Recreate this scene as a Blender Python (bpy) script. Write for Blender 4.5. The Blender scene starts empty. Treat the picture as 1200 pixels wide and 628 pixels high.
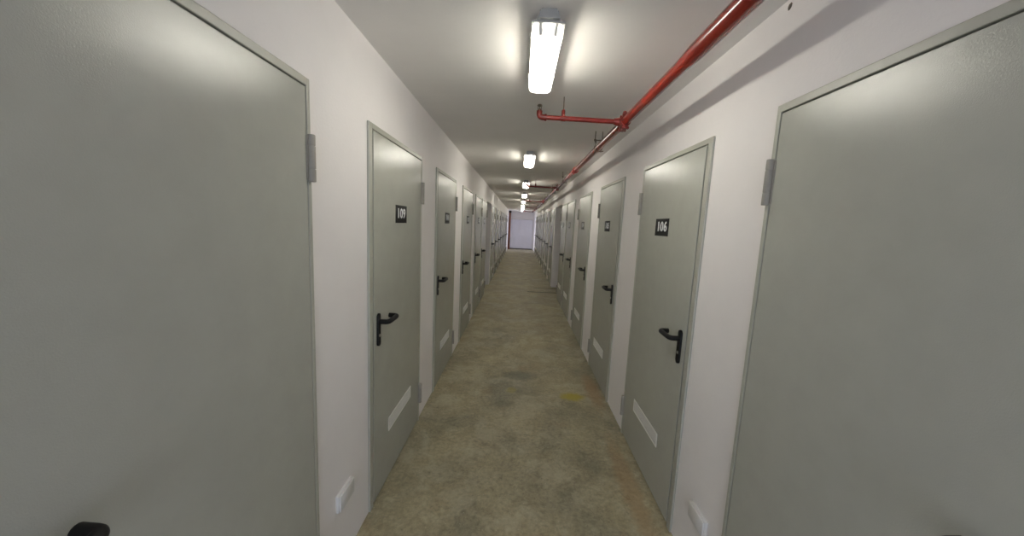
import bpy, bmesh, math
from mathutils import Vector, Matrix

S = bpy.context.scene
C = S.collection
PI = math.pi

# ------------------------------------------------------------------ dimensions (metres)
WL, WR = 0.7586, 0.8963          # left / right wall distance from the camera's line
H = 2.434                        # ceiling height
CAM_H = 1.6137
Y0, Y1 = -3.2, 23.0              # corridor's near and far end
DOOR_H, DOOR_W = 2.07, 0.93
WALL_T = 0.15

# ------------------------------------------------------------------ materials
def new_mat(name):
    m = bpy.data.materials.new(name)
    m.use_nodes = True
    nt = m.node_tree
    return m, nt, nt.nodes['Principled BSDF']

def nd(nt, t, **kw):
    n = nt.nodes.new(t)
    for k, v in kw.items():
        setattr(n, k, v)
    return n

def noise(nt, scale, detail=4, rough=0.55, vec=None, dist=0.0):
    n = nd(nt, 'ShaderNodeTexNoise')
    n.inputs['Scale'].default_value = scale
    n.inputs['Detail'].default_value = detail
    n.inputs['Roughness'].default_value = rough
    n.inputs['Distortion'].default_value = dist
    if vec is not None:
        nt.links.new(vec, n.inputs['Vector'])
    return n

def ramp(nt, fac, stops):
    r = nd(nt, 'ShaderNodeValToRGB')
    els = r.color_ramp.elements
    while len(els) < len(stops):
        els.new(0.5)
    for e, (p, c) in zip(els, stops):
        e.position = p
        e.color = (c[0], c[1], c[2], 1)
    nt.links.new(fac, r.inputs['Fac'])
    return r

def mix(nt, fac, a, b, mode='MIX'):
    m = nd(nt, 'ShaderNodeMix', data_type='RGBA', blend_type=mode)
    def put(sock, v):
        if hasattr(v, 'links'):
            nt.links.new(v, sock)
        elif isinstance(v, (int, float)):
            sock.default_value = v
        else:
            sock.default_value = (v[0], v[1], v[2], 1)
    put(m.inputs[0], fac); put(m.inputs[6], a); put(m.inputs[7], b)
    return m.outputs[2]

def bump(nt, bsdf, height, strength, distance):
    b = nd(nt, 'ShaderNodeBump')
    b.inputs['Strength'].default_value = strength
    b.inputs['Distance'].default_value = distance
    nt.links.new(height, b.inputs['Height'])
    nt.links.new(b.outputs['Normal'], bsdf.inputs['Normal'])

def world_pos(nt):
    return nd(nt, 'ShaderNodeNewGeometry').outputs['Position']

def paint(name, col, rough, var=0.04, scale=6.0, bump_scale=0, bump_d=0.0, metallic=0.0, spec=0.5):
    m, nt, b = new_mat(name)
    p = world_pos(nt)
    n = noise(nt, scale, 4, 0.6, p)
    lo = [c * (1 - var) for c in col]
    hi = [min(1, c * (1 + var)) for c in col]
    r = ramp(nt, n.outputs['Fac'], [(0.3, lo), (0.7, hi)])
    nt.links.new(r.outputs['Color'], b.inputs['Base Color'])
    b.inputs['Roughness'].default_value = rough
    b.inputs['Metallic'].default_value = metallic
    b.inputs['Specular IOR Level'].default_value = spec
    if bump_scale:
        f = noise(nt, bump_scale, 3, 0.6, p)
        bump(nt, b, f.outputs['Fac'], 0.5, bump_d)
    return m

def floor_material():
    m, nt, b = new_mat('worn_concrete')
    p = world_pos(nt)
    big = noise(nt, 1.7, 6, 0.62, p, 0.5)
    mid = noise(nt, 6.5, 8, 0.72, p, 0.5)
    fine = noise(nt, 40, 5, 0.7, p)
    speck = noise(nt, 95, 2, 0.5, p)
    base = ramp(nt, mid.outputs['Fac'], [(0.30, (0.220, 0.195, 0.125)), (0.50, (0.295, 0.264, 0.175)), (0.72, (0.365, 0.332, 0.235))]).outputs['Color']
    tone = ramp(nt, big.outputs['Fac'], [(0.35, (0.70, 0.71, 0.71)), (0.65, (1.20, 1.17, 1.12))]).outputs['Color']
    col = mix(nt, 1.0, base, tone, 'MULTIPLY')
    gr = ramp(nt, fine.outputs['Fac'], [(0.30, (0.62, 0.62, 0.62)), (0.60, (1.12, 1.12, 1.12))]).outputs['Color']
    col = mix(nt, 0.8, col, gr, 'MULTIPLY')
    # rusty brown blotches
    rn = noise(nt, 2.1, 4, 0.6, p, 0.5)
    rm = ramp(nt, rn.outputs['Fac'], [(0.60, (0, 0, 0)), (0.74, (0.45, 0.45, 0.45))]).outputs['Color']
    col = mix(nt, rm, col, (0.20, 0.115, 0.05))
    # dark scuffs
    dn = noise(nt, 5.5, 7, 0.75, p, 0.8)
    dm = ramp(nt, dn.outputs['Fac'], [(0.57, (0, 0, 0)), (0.70, (0.65, 0.65, 0.65))]).outputs['Color']
    col = mix(nt, dm, col, (0.095, 0.085, 0.062))
    # pale specks of dust and plaster
    sm = ramp(nt, speck.outputs['Fac'], [(0.67, (0, 0, 0)), (0.73, (0.65, 0.65, 0.65))]).outputs['Color']
    col = mix(nt, sm, col, (0.50, 0.47, 0.38))
    # worn pale patches and dust
    pn = noise(nt, 2.7, 9, 0.74, p, 0.4)
    pm = ramp(nt, pn.outputs['Fac'], [(0.50, (0, 0, 0)), (0.58, (0.42, 0.42, 0.42))]).outputs['Color']
    col = mix(nt, pm, col, (0.425, 0.388, 0.278))
    gn = noise(nt, 11, 8, 0.78, p, 1.2)
    gm = ramp(nt, gn.outputs['Fac'], [(0.57, (0, 0, 0)), (0.66, (0.55, 0.55, 0.55))]).outputs['Color']
    col = mix(nt, gm, col, (0.115, 0.102, 0.070))
    # two marks of yellow spray paint
    def mark(cx, cy, rx, ry, strength, color, col):
        sub = nd(nt, 'ShaderNodeVectorMath', operation='SUBTRACT')
        nt.links.new(p, sub.inputs[0]); sub.inputs[1].default_value = (cx, cy, 0)
        mul = nd(nt, 'ShaderNodeVectorMath', operation='MULTIPLY')
        nt.links.new(sub.outputs[0], mul.inputs[0]); mul.inputs[1].default_value = (1 / rx, 1 / ry, 0)
        ln = nd(nt, 'ShaderNodeVectorMath', operation='LENGTH')
        nt.links.new(mul.outputs[0], ln.inputs[0])
        ed = noise(nt, 22, 4, 0.7, p)
        ad = nd(nt, 'ShaderNodeMath', operation='MULTIPLY_ADD')
        nt.links.new(ed.outputs['Fac'], ad.inputs[0]); ad.inputs[1].default_value = 1.2
        nt.links.new(ln.outputs['Value'], ad.inputs[2])
        r = ramp(nt, ad.outputs[0], [(0.0, (1, 1, 1)), (1.0, (0, 0, 0))])
        r.color_ramp.elements[0].position = 0.0
        mr = nd(nt, 'ShaderNodeMapRange')
        nt.links.new(ad.outputs[0], mr.inputs['Value'])
        mr.inputs['From Min'].default_value = 1.15; mr.inputs['From Max'].default_value = 1.75
        mr.inputs['To Min'].default_value = strength; mr.inputs['To Max'].default_value = 0
        return mix(nt, mr.outputs['Result'], col, color)
    col = mark(0.575, 3.19, 0.125, 0.085, 0.9, (0.33, 0.27, 0.02), col)
    col = mark(-0.01, 3.27, 0.055, 0.07, 0.40, (0.33, 0.27, 0.03), col)
    col = mark(0.08, 3.62, 0.20, 0.13, 0.55, (0.07, 0.07, 0.055), col)
    col = mark(0.77, 2.05, 0.07, 0.55, 0.40, (0.27, 0.15, 0.06), col)
    col = mark(0.80, 3.35, 0.08, 0.40, 0.45, (0.27, 0.14, 0.05), col)
    nt.links.new(col, b.inputs['Base Color'])
    rr = ramp(nt, big.outputs['Fac'], [(0.3, (0.50, 0.50, 0.50)), (0.7, (0.68, 0.68, 0.68))]).outputs['Color']
    nt.links.new(rr, b.inputs['Roughness'])
    b.inputs['Specular IOR Level'].default_value = 0.35
    bump(nt, b, fine.outputs['Fac'], 0.35, 0.003)
    return m

M = {}
M['wall'] = paint('white_emulsion', (0.83, 0.80, 0.795), 0.65, 0.025, 2.5, 90, 0.0012)
M['ceiling'] = paint('white_ceiling_paint', (0.80, 0.775, 0.745), 0.8, 0.03, 2.0, 70, 0.0012)
M['floor'] = floor_material()
M['joint'] = paint('dark_joint_filler', (0.05, 0.045, 0.035), 0.8)
M['door'] = paint('grey_door_enamel', (0.400, 0.406, 0.362), 0.225, 0.03, 9, 320, 0.0006, 0.0, 0.42)
M['frame'] = paint('grey_frame_enamel', (0.385, 0.385, 0.335), 0.36, 0.03, 9, 200, 0.0003)
M['hinge'] = paint('grey_hinge_metal', (0.29, 0.272, 0.24), 0.5, 0.06, 20, 0, 0, 0, 0.3)
M['black'] = paint('black_plastic', (0.008, 0.008, 0.008), 0.55, 0.1, 20, 0, 0, 0, 0.18)
M['steel'] = paint('dull_steel', (0.42, 0.40, 0.36), 0.4, 0.08, 30, 0, 0, 0.8)
M['vent'] = paint('pale_vent_paint', (0.72, 0.71, 0.67), 0.5, 0.03, 20)
M['vent_dark'] = paint('vent_duct', (0.05, 0.05, 0.045), 0.8)
M['digits'] = paint('white_digits', (0.72, 0.72, 0.72), 0.5, 0.02, 20)
M['plastic'] = paint('white_plastic', (0.70, 0.69, 0.68), 0.42, 0.02, 10)
M['red'] = paint('red_pipe_enamel', (0.215, 0.015, 0.008), 0.2, 0.18, 7, 60, 0.0006)
M['redfit'] = paint('red_fitting_enamel', (0.175, 0.014, 0.009), 0.36, 0.2, 15, 90, 0.001)
M['rod'] = paint('zinc_rod', (0.15, 0.12, 0.085), 0.5, 0.1, 30, 0, 0, 0.4)
M['brass'] = paint('tarnished_brass', (0.16, 0.135, 0.09), 0.4, 0.1, 30, 0, 0, 0.6)
M['housing'] = paint('grey_light_housing', (0.33, 0.33, 0.32), 0.45, 0.03, 12)
M['holder'] = paint('grey_lamp_holder', (0.30, 0.30, 0.29), 0.5, 0.03, 12)
M['endwall'] = paint('white_flush_panel', (0.80, 0.80, 0.88), 0.5, 0.02, 2)
M['post'] = paint('rusty_red_post', (0.16, 0.042, 0.014), 0.5, 0.3, 3)
M['chip'] = paint('bare_mortar', (0.13, 0.11, 0.09), 0.9, 0.3, 60)

def emit_mat(name, col, strength):
    m, nt, b = new_mat(name)
    b.inputs['Base Color'].default_value = (0.8, 0.8, 0.8, 1)
    b.inputs['Emission Color'].default_value = (*col, 1)
    b.inputs['Emission Strength'].default_value = strength
    return m
TUBE_STRENGTH = 62.0
M['tube'] = emit_mat('lit_fluorescent_tube', (1.0, 0.965, 0.86), TUBE_STRENGTH)

def diffuser_mat():
    m = bpy.data.materials.new('clear_ribbed_diffuser')
    m.use_nodes = True
    nt = m.node_tree
    nt.nodes.clear()
    out = nd(nt, 'ShaderNodeOutputMaterial')
    tr = nd(nt, 'ShaderNodeBsdfTransparent'); tr.inputs[0].default_value = (0.95, 0.95, 0.94, 1)
    tl = nd(nt, 'ShaderNodeBsdfTranslucent'); tl.inputs[0].default_value = (0.85, 0.85, 0.83, 1)
    gl = nd(nt, 'ShaderNodeBsdfGlossy'); gl.inputs['Roughness'].default_value = 0.3
    a = nd(nt, 'ShaderNodeMixShader'); a.inputs[0].default_value = 0.5
    nt.links.new(tr.outputs[0], a.inputs[1]); nt.links.new(tl.outputs[0], a.inputs[2])
    c = nd(nt, 'ShaderNodeMixShader'); c.inputs[0].default_value = 0.04
    nt.links.new(a.outputs[0], c.inputs[1]); nt.links.new(gl.outputs[0], c.inputs[2])
    nt.links.new(c.outputs[0], out.inputs['Surface'])
    return m
M['diffuser'] = diffuser_mat()

# ------------------------------------------------------------------ mesh helpers
def box(bm, x0, x1, y0, y1, z0, z1, bev=0.0, seg=2):
    vs = [bm.verts.new((x, y, z)) for x in (x0, x1) for y in (y0, y1) for z in (z0, z1)]
    q = [(0, 1, 3, 2), (4, 6, 7, 5), (0, 4, 5, 1), (2, 3, 7, 6), (0, 2, 6, 4), (1, 5, 7, 3)]
    fs = [bm.faces.new([vs[i] for i in f]) for f in q]
    if bev:
        es = list({e for f in fs for e in f.edges})
        bmesh.ops.bevel(bm, geom=es, offset=bev, segments=seg, profile=0.5, affect='EDGES', clamp_overlap=True)

def tube(bm, pts, r, n=16, cap=True):
    """A round tube through the points (radius r, or one radius per point)."""
    pts = [Vector(p) for p in pts]
    rs = r if isinstance(r, (list, tuple)) else [r] * len(pts)
    rings, up = [], None
    for i, p in enumerate(pts):
        if i == 0: t = pts[1] - p
        elif i == len(pts) - 1: t = p - pts[i - 1]
        else:
            a, b = (p - pts[i - 1]).normalized(), (pts[i + 1] - p).normalized()
            t = a + b
        t.normalize()
        if up is None:
            up = t.orthogonal().normalized()
        up = (up - t * up.dot(t)).normalized()
        sd = t.cross(up)
        rings.append([bm.verts.new(p + (up * math.cos(2 * PI * k / n) + sd * math.sin(2 * PI * k / n)) * rs[i]) for k in range(n)])
    for a, b in zip(rings, rings[1:]):
        for k in range(n):
            bm.faces.new((a[k], a[(k + 1) % n], b[(k + 1) % n], b[k]))
    if cap:
        bm.faces.new(list(reversed(rings[0])))
        bm.faces.new(rings[-1])

def arc_path(p0, corner, p1, rad, n=6):
    """p0 -> corner -> p1 with the corner rounded."""
    p0, c, p1 = Vector(p0), Vector(corner), Vector(p1)
    a, b = (p0 - c).normalized(), (p1 - c).normalized()
    s, e = c + a * rad, c + b * rad
    out = [p0]
    for i in range(n + 1):
        t = i / n
        out.append((1 - t) ** 2 * s + 2 * t * (1 - t) * c + t * t * e)
    out.append(p1)
    return out

def extrude_profile(bm, prof, y0, y1):
    """A closed profile of (x, z) swept along y."""
    a = [bm.verts.new((x, y0, z)) for x, z in prof]
    b = [bm.verts.new((x, y1, z)) for x, z in prof]
    n = len(prof)
    for i in range(n):
        bm.faces.new((a[i], a[(i + 1) % n], b[(i + 1) % n], b[i]))
    bm.faces.new(list(reversed(a)))
    bm.faces.new(b)

def mesh_of(bm, name, mat, smooth=False):
    bmesh.ops.recalc_face_normals(bm, faces=bm.faces[:])
    me = bpy.data.meshes.new(name)
    bm.to_mesh(me)
    bm.free()
    for m in (mat if isinstance(mat, list) else [mat]):
        me.materials.append(m)
    if smooth:
        for p in me.polygons:
            p.use_smooth = True
        me.set_sharp_from_angle(angle=math.radians(40))
    return me

def obj(name, bm, mat, parent=None, smooth=False, loc=None):
    o = bpy.data.objects.new(name, mesh_of(bm, name, mat, smooth) if isinstance(bm, bmesh.types.BMesh) else bm)
    C.objects.link(o)
    if parent: o.parent = parent
    if loc: o.location = loc
    return o

def tag(o, label, cat=None, group=None, kind=None):
    o['label'] = label
    if cat: o['category'] = cat
    if group: o['group'] = group
    if kind: o['kind'] = kind
    return o

def empty(name, loc):
    o = bpy.data.objects.new(name, None)
    o.empty_display_size = 0.1
    o.location = loc
    C.objects.link(o)
    return o

def dup(root, loc):
    r = root.copy(); C.objects.link(r); r.location = loc
    for ch in list(root.children):
        c = ch.copy(); C.objects.link(c); c.parent = r
        for g in ch.children:
            d = g.copy(); C.objects.link(d); d.parent = c
    return r

# ------------------------------------------------------------------ door positions (near edge of each frame, width)
LEFT = [(0.318, 0.965), (1.760, DOOR_W), (3.150, 0.945), (4.575, DOOR_W), (5.890, 0.92), (6.880, 0.94)]
RIGHT = [(0.360, DOOR_W), (1.705, DOOR_W), (3.110, 0.90), (4.517, 0.905), (5.870, 0.93), (6.850, 0.86)]
LEFT += [(9.30 + 1.40 * k, DOOR_W) for k in range(8)]
RIGHT += [(9.42 + 1.40 * k, DOOR_W) for k in range(8)]
PASS_L, PASS_R = (7.90, 9.14), (7.76, 9.20)          # cross passage, left and right mouth
END_L, END_R = (20.95, 22.20), (20.95, 22.20)        # side openings added by the far end to let fill light in
INSET = 0.014                                        # the frame's lip laps over the wall by this much

# ------------------------------------------------------------------ the setting
bm = bmesh.new(); box(bm, -3.4, 3.4, Y0, Y1 + 0.3, -0.12, 0.0)
tag(obj('floor', bm, M['floor']), 'stained grey brown bare concrete floor of the corridor', 'floor', kind='structure')
bm = bmesh.new(); box(bm, -3.4, 3.4, Y0, Y1 + 0.3, H, H + 0.12)
tag(obj('ceiling', bm, M['ceiling']), 'flat off white painted ceiling above the corridor', 'ceiling', kind='structure')

def wall(name, x0, x1, doors, mouths, label):
    bm = bmesh.new()
    holes = [(y + INSET, y + w - INSET, DOOR_H - INSET) for y, w in doors] + [(a, b, 2.085) for a, b in mouths]
    holes.sort()
    y = Y0
    for a, b, zt in holes:
        box(bm, x0, x1, y, a, 0, H)
        box(bm, x0, x1, a, b, zt, H)
        y = b
    box(bm, x0, x1, y, Y1, 0, H)
    bmesh.ops.remove_doubles(bm, verts=bm.verts[:], dist=1e-5)
    return tag(obj(name, bm, M['wall']), label, 'wall', kind='structure')
WALL_L = wall('wall_left', -WL - WALL_T, -WL, LEFT, [PASS_L, END_L], 'white painted corridor wall carrying door 109, without the red pipe')
WALL_R = wall('wall_right', WR, WR + WALL_T, RIGHT, [PASS_R, END_R], 'white painted corridor wall carrying door 106, beside the red pipe')

# the side passages' own walls
def passage(name, sgn, x0, mouth, depth, label):
    a, b = mouth
    xs = lambda u, v: (min(sgn * u, sgn * v), max(sgn * u, sgn * v))
    bm = bmesh.new()
    p, q = xs(x0 + WALL_T, x0 + depth)
    box(bm, p, q, a - 0.1, a, 0, H)
    box(bm, p, q, b, b + 0.1, 0, H)
    p, q = xs(x0 + depth, x0 + depth + 0.1)
    box(bm, p, q, a - 0.1, b + 0.1, 0, H)
    return tag(obj(name, bm, M['wall']), label, 'wall', kind='structure')
passage('wall_passage_left', -1, WL, PASS_L, 2.2, 'shaded white wall of the side passage opening between doors, door 109 side')
passage('wall_passage_right', 1, WR, PASS_R, 2.2, 'shaded white wall of the side passage opening between doors, red pipe side')
passage('wall_light_recess_left', -1, WL, END_L, 2.2, 'white wall of the small added light recess beside the rusty upright at the far end')  # added recess, holds the unseen cool light for the end wall
passage('wall_light_recess_right', 1, WR, END_R, 2.2, 'white wall of the small added light recess at the far end, red pipe side')  # matching recess added for the second end light

# end wall with a wide white flush door
bm = bmesh.new()
box(bm, -WL - WALL_T, -0.66, Y1, Y1 + 0.15, 0, H)
box(bm, 0.83, WR + WALL_T, Y1, Y1 + 0.15, 0, H)
box(bm, -0.66, 0.83, Y1, Y1 + 0.15, 1.93, H)
tag(obj('wall_end', bm, M['wall']), 'off white end wall above the wide white door', 'wall', kind='structure')
d = empty('door_29', (0.085, Y1, 0))
bm = bmesh.new()
box(bm, -0.735, 0.735, 0.02, 0.06, 0.05, 1.915, 0.003)
obj('door_leaf', bm, M['endwall'], d)
bm = bmesh.new()
box(bm, -0.743, -0.738, 0.0, 0.12, 0.0, 1.928); box(bm, 0.738, 0.743, 0.0, 0.12, 0.0, 1.928); box(bm, -0.738, 0.738, 0.0, 0.12, 1.918, 1.928)
obj('door_frame', bm, M['frame'], d)
bm = bmesh.new(); box(bm, -0.738, 0.738, 0.005, 0.12, 0.001, 0.045, 0.004)
obj('threshold', bm, M['joint'], d)
tag(d, 'wide white flush door closing the far end of the corridor', 'door', kind='structure')

# expansion joint in the floor across the passage mouth
bm = bmesh.new(); box(bm, 0.25, WR + 1.9, 8.37, 8.43, 0.0, 0.004)
tag(obj('trim_1', bm, M['joint']), 'dark joint line in the floor at the side passage mouth', 'floor joint', kind='structure')
bm = bmesh.new(); box(bm, 0.42, WR + 1.9, 8.93, 8.97, 0.0, 0.004)
tag(obj('trim_2', bm, M['joint']), 'thinner farther joint line in the floor at the passage mouth', 'floor joint', kind='structure')

# chipped plaster at the top of the right wall
bm = bmesh.new()
ring = [(0.0, 0.004), (0.009, 0.006), (0.011, 0.016), (0.006, 0.025), (-0.004, 0.027), (-0.010, 0.020), (-0.007, 0.009)]
f0 = [bm.verts.new((0, y, z)) for y, z in ring]
f1 = [bm.verts.new((-0.0025, y * 0.6, 0.017 + (z - 0.017) * 0.6)) for y, z in ring]
bm.faces.new(f1)
for i in range(len(ring)):
    bm.faces.new((f0[i], f0[(i + 1) % 7], f1[(i + 1) % 7], f1[i]))
c = obj('plaster_chip', bm, M['chip'], WALL_R, loc=(WR - 0.0004, 1.312, 2.392))
c['label'] = 'small dark chip in the plaster under the ceiling'

# ------------------------------------------------------------------ doors
def rounded_plate(bm, x0, x1, yc, hw, z0, z1, n=8):
    """A plate with half-round top and bottom, lying on x0 and x1 thick."""
    pts = []
    for k in range(n + 1):
        a = PI * k / n
        pts.append((yc + hw * math.cos(a), z1 - hw + hw * math.sin(a)))
    for k in range(n + 1):
        a = PI + PI * k / n
        pts.append((yc + hw * math.cos(a), z0 + hw + hw * math.sin(a)))
    a = [bm.verts.new((x0, y, z)) for y, z in pts]
    b = [bm.verts.new((x1, yc + (y - yc) * 0.86, z)) for y, z in pts]
    m = len(pts)
    for i in range(m):
        bm.faces.new((a[i], a[(i + 1) % m], b[(i + 1) % m], b[i]))
    bm.faces.new(list(reversed(a))); bm.faces.new(b)

CACHE = {}
def door_meshes(side, w):
    """Meshes of one door in local coordinates: x out of the wall (mirrored for the right wall), y away from the camera, z up."""
    key = (side, round(w, 3))
    if key in CACHE: return CACHE[key]
    s = 1 if side == 'L' else -1
    out = {}
    def put(name, bm, mat, smooth=False):
        if s < 0:
            bmesh.ops.scale(bm, vec=(-1, 1, 1), verts=bm.verts[:])
        out[name] = (mesh_of(bm, name, mat, smooth), None)
    LIP, TOP, HLIP, P = 0.042, 0.027, 0.020, 0.012     # near, top and hinge-side lips
    g = 0.0015 + 0.014
    bm = bmesh.new()                                    # frame: lip on the wall, jambs in the opening, stop behind the leaf
    box(bm, 0.0005, P, 0, LIP, 0.001, DOOR_H, 0.003); box(bm, 0.0005, P, w - HLIP, w, 0.001, DOOR_H, 0.003)
    box(bm, 0.0005, P, LIP - 0.004, w - HLIP + 0.004, DOOR_H - TOP, DOOR_H, 0.003)
    box(bm, -0.10, 0.002, g, LIP, 0.001, DOOR_H - g); box(bm, -0.10, 0.002, w - HLIP, w - g, 0.001, DOOR_H - g)
    box(bm, -0.10, 0.002, LIP, w - HLIP, DOOR_H - TOP, DOOR_H - g)
    box(bm, -0.10, -0.045, LIP, LIP + 0.02, 0.001, DOOR_H - TOP); box(bm, -0.10, -0.045, w - HLIP - 0.02, w - HLIP, 0.001, DOOR_H - TOP)
    box(bm, -0.10, -0.045, LIP + 0.02, w - HLIP - 0.02, DOOR_H - TOP - 0.02, DOOR_H - TOP)
    put('door_frame', bm, M['frame'])
    G = 0.005
    L0, L1, LF = LIP + 0.011, w - HLIP - G, 0.0115
    bm = bmesh.new(); box(bm, -0.04, LF, L0, L1, 0.018, DOOR_H - TOP - G, 0.002)
    put('door_leaf', bm, M['door'])
    for nm, zc in (('hinge', 1.805), ('hinge_low', 0.235)):
        bm = bmesh.new()
        yc = w - 0.012
        xc = P + 0.0085
        for z0, z1 in ((-0.080, -0.037), (-0.035, 0.042), (0.044, 0.080)):
            tube(bm, [(xc, yc, zc + z0), (xc, yc, zc + z0 + 0.002), (xc, yc, zc + z1 - 0.002), (xc, yc, zc + z1)], [0.0115, 0.0125, 0.0125, 0.0115], 16)
        tube(bm, [(xc, yc, zc - 0.078), (xc, yc, zc + 0.078)], 0.010, 12)
        box(bm, P + 0.0004, P + 0.004, w - 0.030, w - 0.012, zc - 0.075, zc + 0.075)
        put(nm, bm, M['hinge'], True)
    hy = 0.105                                           # handle near the edge closest to the camera
    bm = bmesh.new(); rounded_plate(bm, LF + 0.0002, LF + 0.010, hy, 0.0190, 0.915, 1.098)
    put('handle_plate', bm, M['black'], True)
    bm = bmesh.new()                                     # lever: neck out, bar along the door, end turned back to it
    z = 1.052
    p = arc_path((LF + 0.008, hy, z), (LF + 0.058, hy, z), (LF + 0.062, hy + 0.07, z + 0.002), 0.022)
    q = arc_path((LF + 0.062, hy + 0.07, z + 0.002), (LF + 0.063, hy + 0.122, z + 0.004), (LF + 0.016, hy + 0.124, z + 0.004), 0.018)
    tube(bm, p + q[1:], 0.0135, 14)
    put('lever_handle', bm, M['black'], True)
    bm = bmesh.new(); tube(bm, [(LF + 0.009, hy, 0.975), (LF + 0.0125, hy, 0.975)], [0.0085, 0.0080], 16)
    put('lock_cylinder', bm, M['steel'], True)
    vy0, vy1, vz0, vz1 = 0.262, 0.692, 0.318, 0.405      # ventilation grille
    bm = bmesh.new(); b = 0.012
    x0, x1 = LF + 0.0003, LF + 0.0045
    box(bm, x0, x1, vy0, vy1, vz0, vz0 + b, 0.001); box(bm, x0, x1, vy0, vy1, vz1 - b, vz1, 0.001)
    box(bm, x0, x1, vy0, vy0 + b, vz0 + b, vz1 - b, 0.001); box(bm, x0, x1, vy1 - b, vy1, vz0 + b, vz1 - b, 0.001)
    nv, nh = 30, 5
    for i in range(1, nv):
        y = vy0 + b + (vy1 - vy0 - 2 * b) * i / nv
        box(bm, x0, x0 + 0.0026, y - 0.0019, y + 0.0019, vz0 + b, vz1 - b)
    for i in range(1, nh):
        z = vz0 + b + (vz1 - vz0 - 2 * b) * i / nh
        box(bm, x0, x0 + 0.0030, vy0 + b, vy1 - b, z - 0.0021, z + 0.0021)
    put('vent_grille', bm, M['vent'])
    bm = bmesh.new(); box(bm, x0 - 0.0001, x0 + 0.0008, vy0 + b - 0.001, vy1 - b + 0.001, vz0 + b - 0.001, vz1 - b + 0.001)
    put('vent_opening', bm, M['vent_dark'])
    bm = bmesh.new()
    yc = w / 2 + 0.003 if side == 'L' else w / 2 + 0.035
    box(bm, LF + 0.0003, LF + 0.003, yc - 0.100, yc + 0.100, 1.585, 1.692, 0.001)
    put('number_sign', bm, M['black'])
    out['sign_centre'] = (yc, LF + 0.0031)
    CACHE[key] = out
    return out

TEXT = {}
def digits(num, side, parent, yc, x):
    if num not in TEXT:
        cu = bpy.data.curves.new('digits', 'FONT')
        cu.body = num
        cu.size = 0.083; cu.bevel_depth = 0.0021; cu.bevel_resolution = 0; cu.extrude = 0.0001; cu.space_character = 1.12
        cu.align_x = 'CENTER'; cu.align_y = 'CENTER'
        cu.materials.append(M['digits'])
        TEXT[num] = cu
    o = bpy.data.objects.new('digits', TEXT[num])
    C.objects.link(o); o.parent = parent
    s = 1 if side == 'L' else -1
    # text x axis runs to the reader's right: +y on the left wall, -y on the right wall
    ax = Vector((0, s, 0)); az = Vector((s, 0, 0)); ay = Vector((0, 0, 1))
    mtx = Matrix((ax, ay, az)).transposed().to_4x4() @ Matrix.Scale(1.12, 4, (1, 0, 0))
    mtx.translation = Vector((s * (x - 0.0004), yc - 0.004, 1.640))
    o.matrix_local = mtx

ORD = ['first', 'second', 'third', 'fourth', 'fifth', 'sixth', 'seventh', 'eighth']
def make_door(idx, side, y, w, num, label):
    ms = door_meshes(side, w)
    r = empty('door_%d' % idx, (-WL if side == 'L' else WR, y, 0))
    tag(r, label, 'door', 'grey steel storage unit doors along the corridor', 'structure')
    obj('door_frame', ms['door_frame'][0], None, r)
    leaf = obj('door_leaf', ms['door_leaf'][0], None, r)
    obj('hinge', ms['hinge'][0], None, r)
    obj('hinge', ms['hinge_low'][0], None, r)
    hp = obj('handle_plate', ms['handle_plate'][0], None, r)
    hp['label'] = 'black oblong handle plate'
    obj('lever_handle', ms['lever_handle'][0], None, hp)
    obj('lock_cylinder', ms['lock_cylinder'][0], None, hp)
    v = obj('vent_grille', ms['vent_grille'][0], None, r)
    v['label'] = 'pale mesh ventilation grille'
    obj('vent_opening', ms['vent_opening'][0], None, v)
    if num:
        n = obj('number_sign', ms['number_sign'][0], None, r)
        n['label'] = 'black number sign with white digits'
        yc, x = ms['sign_centre']
        digits(num, side, n, yc, x)
    return r

idx = 1
NL = [None, '109', '110', '111', '112', '113'] + [str(114 + k) for k in range(8)]
NR = [None, '106', '105', '104', '103', '102'] + ['101'] + [None] * 7
for side, rows, nums in (('L', LEFT, NL), ('R', RIGHT, NR)):
    where = 'on the left wall' if side == 'L' else 'on the right wall'
    for i, (y, w) in enumerate(rows):
        if i == 0:
            lab = 'grey steel door without number sign, nearest the camera ' + where
        elif i == 1:
            lab = 'grey steel door with the readable sign %s, second from the camera %s' % (nums[i], where)
        elif i < 6:
            lab = 'grey steel door with black handle, %s from the camera %s' % (ORD[i], where)
        else:
            lab = 'small distant grey steel door, %s beyond the side passage %s' % (ORD[i - 6], where)
        make_door(idx, side, y, w, nums[i], lab)
        idx += 1

# ------------------------------------------------------------------ cover boxes low on the walls
def cover_box(x, y, z, s, label):
    r = empty('junction_box', (x, y, z))
    tag(r, label, 'junction box', None)
    bm = bmesh.new(); box(bm, min(-0.001 * s, 0.013 * s), max(-0.001 * s, 0.013 * s), -0.068, 0.068, -0.040, 0.040, 0.003)
    obj('box_body', bm, M['plastic'], r, True)
    bm = bmesh.new(); box(bm, min(0.0132 * s, 0.021 * s), max(0.0132 * s, 0.021 * s), -0.065, 0.065, -0.037, 0.037, 0.0025)
    obj('cover', bm, M['plastic'], r, True)
    return r
cover_box(-WL, 1.495, 0.333, 1, 'white plastic junction box low on the wall that has no pipe, before door 109')
cover_box(WR, 1.470, 0.300, -1, 'white plastic junction box low on the red pipe side, before door 106')

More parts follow.
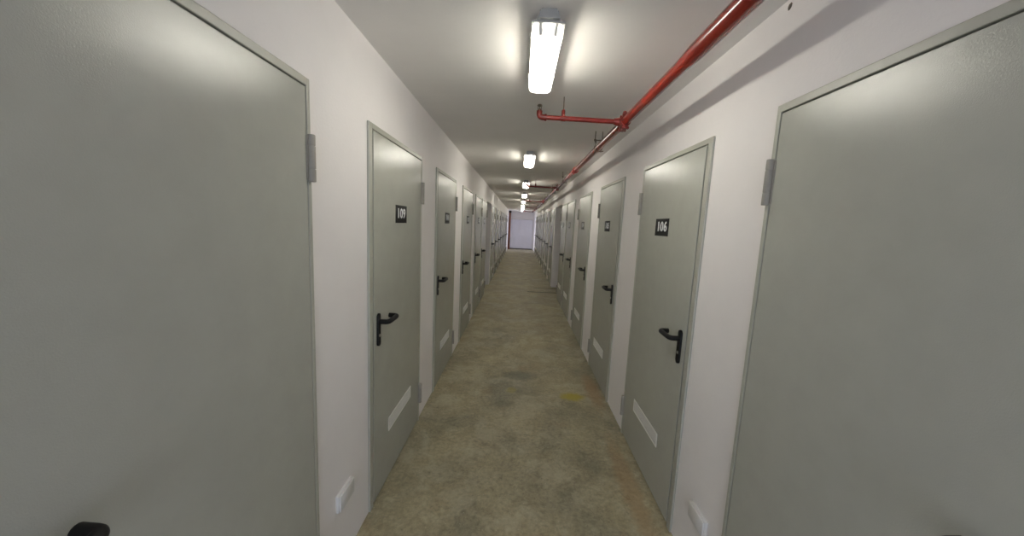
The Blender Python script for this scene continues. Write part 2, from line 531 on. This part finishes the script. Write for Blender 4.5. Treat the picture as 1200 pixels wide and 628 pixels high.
# ------------------------------------------------------------------ ceiling lights
def make_light():
    r = empty('ceiling_light', (0, 0, 0))                # origin on the ceiling, middle of the fitting
    L = 0.315
    bm = bmesh.new()
    prof = [(-0.036, -0.0005), (0.036, -0.0005), (0.041, -0.022), (0.048, -0.036), (0.065, -0.0395), (0.065, -0.044), (-0.065, -0.044), (-0.065, -0.0395), (-0.048, -0.036), (-0.041, -0.022)]
    extrude_profile(bm, prof, -L, L)
    obj('housing', bm, M['housing'], r)
    for e in (-1, 1):
        bm = bmesh.new()
        a, b = sorted((e * (L + 0.0002), e * (L + 0.016)))
        extrude_profile(bm, [(-0.028, -0.002), (0.028, -0.002), (0.035, -0.022), (0.042, -0.036), (-0.042, -0.036), (-0.035, -0.022)], a, b)
        obj('end_cap', bm, M['housing'], r)
    for sx in (-1, 1):
        for yy in (-0.2, 0.2):
            bm = bmesh.new()
            box(bm, sx * 0.0665 - 0.003, sx * 0.0665 + 0.003, yy - 0.014, yy + 0.014, -0.052, -0.030, 0.001)
            obj('clip', bm, M['steel'], r)
    # rounded tub of clear ribbed plastic: open at the top
    bm = bmesh.new()
    def ring(inset, z, n=6):
        hx, hy, rad = 0.061 - inset, L - 0.004 - inset, 0.030
        pts = []
        for cx, cy, a0 in ((1, 1, 0), (-1, 1, 1), (-1, -1, 2), (1, -1, 3)):
            for k in range(n + 1):
                a = (a0 + k / n) * PI / 2
                pts.append((cx * (hx - rad) + rad * math.cos(a), cy * (hy - rad) + rad * math.sin(a), z))
        return [bm.verts.new(p) for p in pts]
    rs = [ring(0.0, -0.0445), ring(0.001, -0.062), ring(0.003, -0.078), ring(0.009, -0.087), ring(0.018, -0.0905)]
    for a, b in zip(rs, rs[1:]):
        for i in range(len(a)):
            bm.faces.new((a[i], a[(i + 1) % len(a)], b[(i + 1) % len(a)], b[i]))
    bm.faces.new(rs[-1])
    df = obj('diffuser', bm, M['diffuser'], r, True)
    for sx in (-1, 1):
        bm = bmesh.new(); tube(bm, [(sx * 0.027, -L + 0.034, -0.064), (sx * 0.027, L - 0.034, -0.064)], 0.012, 14)
        obj('fluorescent_tube', bm, M['tube'], r, True)
        for e in (-1, 1):
            bm = bmesh.new()
            box(bm, sx * 0.027 - 0.010, sx * 0.027 + 0.010, min(e * (L - 0.012), e * (L - 0.033)), max(e * (L - 0.012), e * (L - 0.033)), -0.082, -0.0445, 0.003)
            obj('lamp_holder', bm, M['holder'], r)
    return r
LX, LY, STEP = 0.072, 1.775, 2.62
light0 = make_light()
for k in range(8):
    loc = (LX, LY + STEP * k, H)
    if k == 0:
        o = light0; o.location = loc
    else:
        o = dup(light0, loc)
    tag(o, 'lit white fluorescent batten on the ceiling, %s from the camera%s' % (ORD[k], ', largest in view' if k == 0 else ''), 'ceiling light', 'fluorescent battens along the ceiling')

# ------------------------------------------------------------------ red sprinkler pipe
PX, PZ, PR = 0.636, 2.298, 0.0275
pipe = empty('sprinkler_pipe', (PX, 0, PZ))
tag(pipe, 'glossy red sprinkler pipe with short side branches running under the ceiling', 'sprinkler pipe')
bm = bmesh.new()
tube(bm, [(0, Y0 + 0.01, 0), (0, 1.42, 0), (0, 1.54, 0), (0, 19.05, 0)], [0.0335, 0.0335, PR, PR], 28)
obj('main_pipe', bm, M['red'], pipe, True)
bm = bmesh.new(); tube(bm, [(0, 19.04, 0), (0, 19.075, 0), (0, 19.085, 0)], [0.031, 0.031, 0.022], 20)
obj('pipe_cap', bm, M['redfit'], pipe, True)

def branch_meshes():
    out = {}
    bl = PX - 0.088
    bm = bmesh.new(); tube(bm, [(-0.020, 0, 0.0), (-bl + 0.03, 0, 0.004)], 0.0150, 16)
    out['branch_pipe'] = mesh_of(bm, 'branch_pipe', M['redfit'], True)
    bm = bmesh.new()                                     # elbow at the end, turned up to the sprinkler
    tube(bm, arc_path((-bl + 0.042, 0, 0.0035), (-bl, 0, 0.0035), (-bl, 0, 0.042), 0.024), 0.0185, 16)
    tube(bm, [(-bl + 0.046, 0, 0.0035), (-bl + 0.034, 0, 0.0035)], 0.0215, 16)
    out['elbow'] = mesh_of(bm, 'elbow', M['redfit'], True)
    bm = bmesh.new()                                     # upright sprinkler: nut, two frame arms, bulb, deflector
    tube(bm, [(-bl, 0, 0.0425), (-bl, 0, 0.052)], 0.0130, 6)
    for s in (-1, 1):
        tube(bm, [(-bl + s * 0.009, 0, 0.052), (-bl + s * 0.0115, 0, 0.062), (-bl + s * 0.007, 0, 0.072)], 0.0022, 8)
    tube(bm, [(-bl, 0, 0.052), (-bl, 0, 0.072)], 0.0025, 8)
    tube(bm, [(-bl, 0, 0.072), (-bl, 0, 0.0745)], 0.0165, 16)
    tube(bm, [(-bl, 0, 0.0745), (-bl, 0, 0.0800)], [0.0165, 0.013], 16)
    out['sprinkler_head'] = mesh_of(bm, 'sprinkler_head', M['brass'], True)
    hx = -PX + 0.241
    bm = bmesh.new()                                     # hanger socket on the branch
    tube(bm, [(hx, 0, 0.014), (hx, 0, 0.050), (hx, 0, 0.056)], [0.0115, 0.0115, 0.008], 14)
    tube(bm, [(hx - 0.014, 0, 0.003), (hx + 0.014, 0, 0.003)], 0.0172, 16)
    out['hanger_socket'] = mesh_of(bm, 'hanger_socket', M['redfit'], True)
    bm = bmesh.new()
    tube(bm, [(hx, 0, 0.056), (hx, 0, H - PZ - 0.0005)], 0.0032, 10)
    out['hanger_rod'] = mesh_of(bm, 'hanger_rod', M['rod'], True)
    bm = bmesh.new()                                     # bolted tee clamp on the main pipe
    tube(bm, [(0, -0.042, 0), (0, -0.038, 0), (0, 0.038, 0), (0, 0.042, 0)], [0.030, 0.034, 0.034, 0.030], 24)
    tube(bm, [(-0.026, 0, 0), (-0.066, 0, 0.0004)], [0.026, 0.0195], 18)
    for zz in (-0.040, 0.040):
        box(bm, -0.013, 0.013, -0.046, 0.046, zz - 0.010, zz + 0.010, 0.004)
        for yy in (-0.030, 0.030):
            tube(bm, [(-0.022, yy, zz), (0.024, yy, zz)], 0.0062, 8)
            tube(bm, [(0.013, yy, zz), (0.021, yy, zz)], 0.0105, 6)
            tube(bm, [(-0.021, yy, zz), (-0.013, yy, zz)], 0.0105, 6)
    out['tee_clamp'] = mesh_of(bm, 'tee_clamp', M['redfit'], True)
    bm = bmesh.new(); tube(bm, [(0.0, 0.0, 0.046), (0.0, 0.0, 0.062), (0, 0, 0.0625), (0, 0, 0.068)], [0.007, 0.007, 0.012, 0.010], 10)
    out['clamp_bolt'] = mesh_of(bm, 'clamp_bolt', M['redfit'], True)
    return out
BM = branch_meshes()
for yb in (2.36, 6.48, 10.50, 14.58, 18.66):
    t = obj('tee_clamp', BM['tee_clamp'], None, pipe, loc=(0, yb, 0))
    obj('clamp_bolt', BM['clamp_bolt'], None, t)
    b = obj('branch_pipe', BM['branch_pipe'], None, pipe, loc=(0, yb, 0))
    for n in ('elbow', 'sprinkler_head', 'hanger_socket', 'hanger_rod'):
        obj(n, BM[n], None, b)
# grooved couplings between pipe lengths
bm = bmesh.new()
tube(bm, [(0, -0.026, 0), (0, -0.020, 0), (0, 0.020, 0), (0, 0.026, 0)], [0.031, 0.038, 0.038, 0.031], 24)
for zz in (-0.042, 0.042):
    box(bm, -0.020, 0.020, -0.018, 0.018, zz - 0.011, zz + 0.011, 0.004)
    tube(bm, [(0, -0.030, zz), (0, 0.032, zz)], 0.0065, 8)
    tube(bm, [(0, 0.018, zz), (0, 0.029, zz)], 0.0115, 6)
    tube(bm, [(0, -0.027, zz), (0, -0.018, zz)], 0.0115, 6)
cm = mesh_of(bm, 'coupling', M['redfit'], True)
for yb in (-1.7, 4.38, 10.05, 16.2):
    o = obj('coupling', cm, None, pipe, loc=(0, yb, 0)); o.rotation_euler = (0, math.radians(35), 0)
# pear-shaped hangers on twin threaded rods
bm = bmesh.new()
pts = [(0.0335 * math.cos(a), 0, 0.0335 * math.sin(a)) for a in [math.radians(140 + k * 26) for k in range(11)]]
tube(bm, [(-0.020, 0, 0.062)] + pts + [(0.020, 0, 0.062)], 0.0036, 8)
tube(bm, [(-0.040, 0, 0.062), (0.040, 0, 0.062)], 0.0046, 8)
for s in (-1, 1):
    tube(bm, [(s * 0.030, 0, 0.040), (s * 0.030, 0, H - PZ - 0.0005)], 0.0040, 10)
    tube(bm, [(s * 0.030, 0, 0.054), (s * 0.030, 0, 0.070)], 0.0090, 6)
tube(bm, [(0.020, 0, -0.034), (0.046, 0, -0.026)], 0.0036, 8)
hm = mesh_of(bm, 'pipe_hanger', M['rod'], True)
for yb in (-0.7, 3.12, 5.45, 7.2, 9.3, 11.4, 13.5, 15.6, 17.7):
    obj('pipe_hanger', hm, None, pipe, loc=(0, yb, 0))

# ------------------------------------------------------------------ rusty upright at the far end
post = empty('standpipe', (-0.682, 22.50, 0))
bm = bmesh.new(); tube(bm, [(0, 0, 0.02), (0, 0, H - 0.12)], 0.070, 20)
obj('pipe_shaft', bm, M['post'], post, True)
bm = bmesh.new(); tube(bm, [(0, 0, 0.001), (0, 0, 0.022)], 0.0755, 20)
obj('base_flange', bm, M['post'], post, True)
bm = bmesh.new(); box(bm, -0.074, 0.085, -0.08, 0.08, H - 0.13, H - 0.001, 0.008)
obj('junction_cover', bm, M['black'], post)
tag(post, 'rusty red upright pipe beside the wide white end door', 'pipe')

# ------------------------------------------------------------------ daylight and added end fill
def area(name, loc, target, sx, sy, power, col):
    li = bpy.data.lights.new(name, 'AREA')
    li.shape = 'RECTANGLE'; li.size = sx; li.size_y = sy
    li.energy = power; li.color = col
    o = bpy.data.objects.new(name, li)
    o.location = loc
    o.rotation_euler = (Vector(target) - Vector(loc)).to_track_quat('-Z', 'Y').to_euler()
    C.objects.link(o)
    return o
COOL = (0.76, 0.80, 1.0)
area('added_end_fill_left', (-2.3, 21.55, 0.95), (0.3, 22.9, 0.9), 1.0, 1.6, 16, COOL)  # added unseen fill, gives the end wall its cool brightness
area('added_end_fill_right', (2.3, 21.55, 0.95), (-0.2, 22.9, 0.9), 1.0, 1.6, 16, COOL)  # second added fill, evens out the end wall from the other side
area('daylight_entrance', (0.07, Y0 + 0.02, 1.15), (0.07, 5, 1.0), 1.5, 2.1, 36, (0.76, 0.85, 1.0))

w = bpy.data.worlds.new('dim_surroundings')
w.use_nodes = True
w.node_tree.nodes['Background'].inputs[0].default_value = (0.6, 0.65, 0.75, 1)
w.node_tree.nodes['Background'].inputs[1].default_value = 0.02
S.world = w

# ------------------------------------------------------------------ camera
yaw, pitch, roll = 0.0139, -0.1232, 0.0502
cd = bpy.data.cameras.new('camera')
cam = bpy.data.objects.new('camera', cd)
C.objects.link(cam)
cy, sy, cp, sp = math.cos(yaw), math.sin(yaw), math.cos(pitch), math.sin(pitch)
fwd = Vector((sy * cp, cy * cp, sp)); x = Vector((cy, -sy, 0)); u = x.cross(fwd)
xr = x * math.cos(roll) + u * math.sin(roll)
ur = -x * math.sin(roll) + u * math.cos(roll)
cam.matrix_world = Matrix.Translation((0, 0, CAM_H)) @ Matrix((xr, ur, -fwd)).transposed().to_4x4()
cd.sensor_fit = 'HORIZONTAL'; cd.sensor_width = 36
cd.lens = 412.11 / 1200 * 36
cd.shift_x = -13.0 / 1200
cd.clip_start = 0.02
S.camera = cam

S.view_settings.view_transform = 'Standard'
S.view_settings.look = 'None'
S.view_settings.gamma = 1
S.view_settings.use_curve_mapping = False
S.view_settings.exposure = 0.70
S.cycles.max_bounces = 10
S.cycles.diffuse_bounces = 6
S.cycles.transparent_max_bounces = 16
S.cycles.sample_clamp_indirect = 6
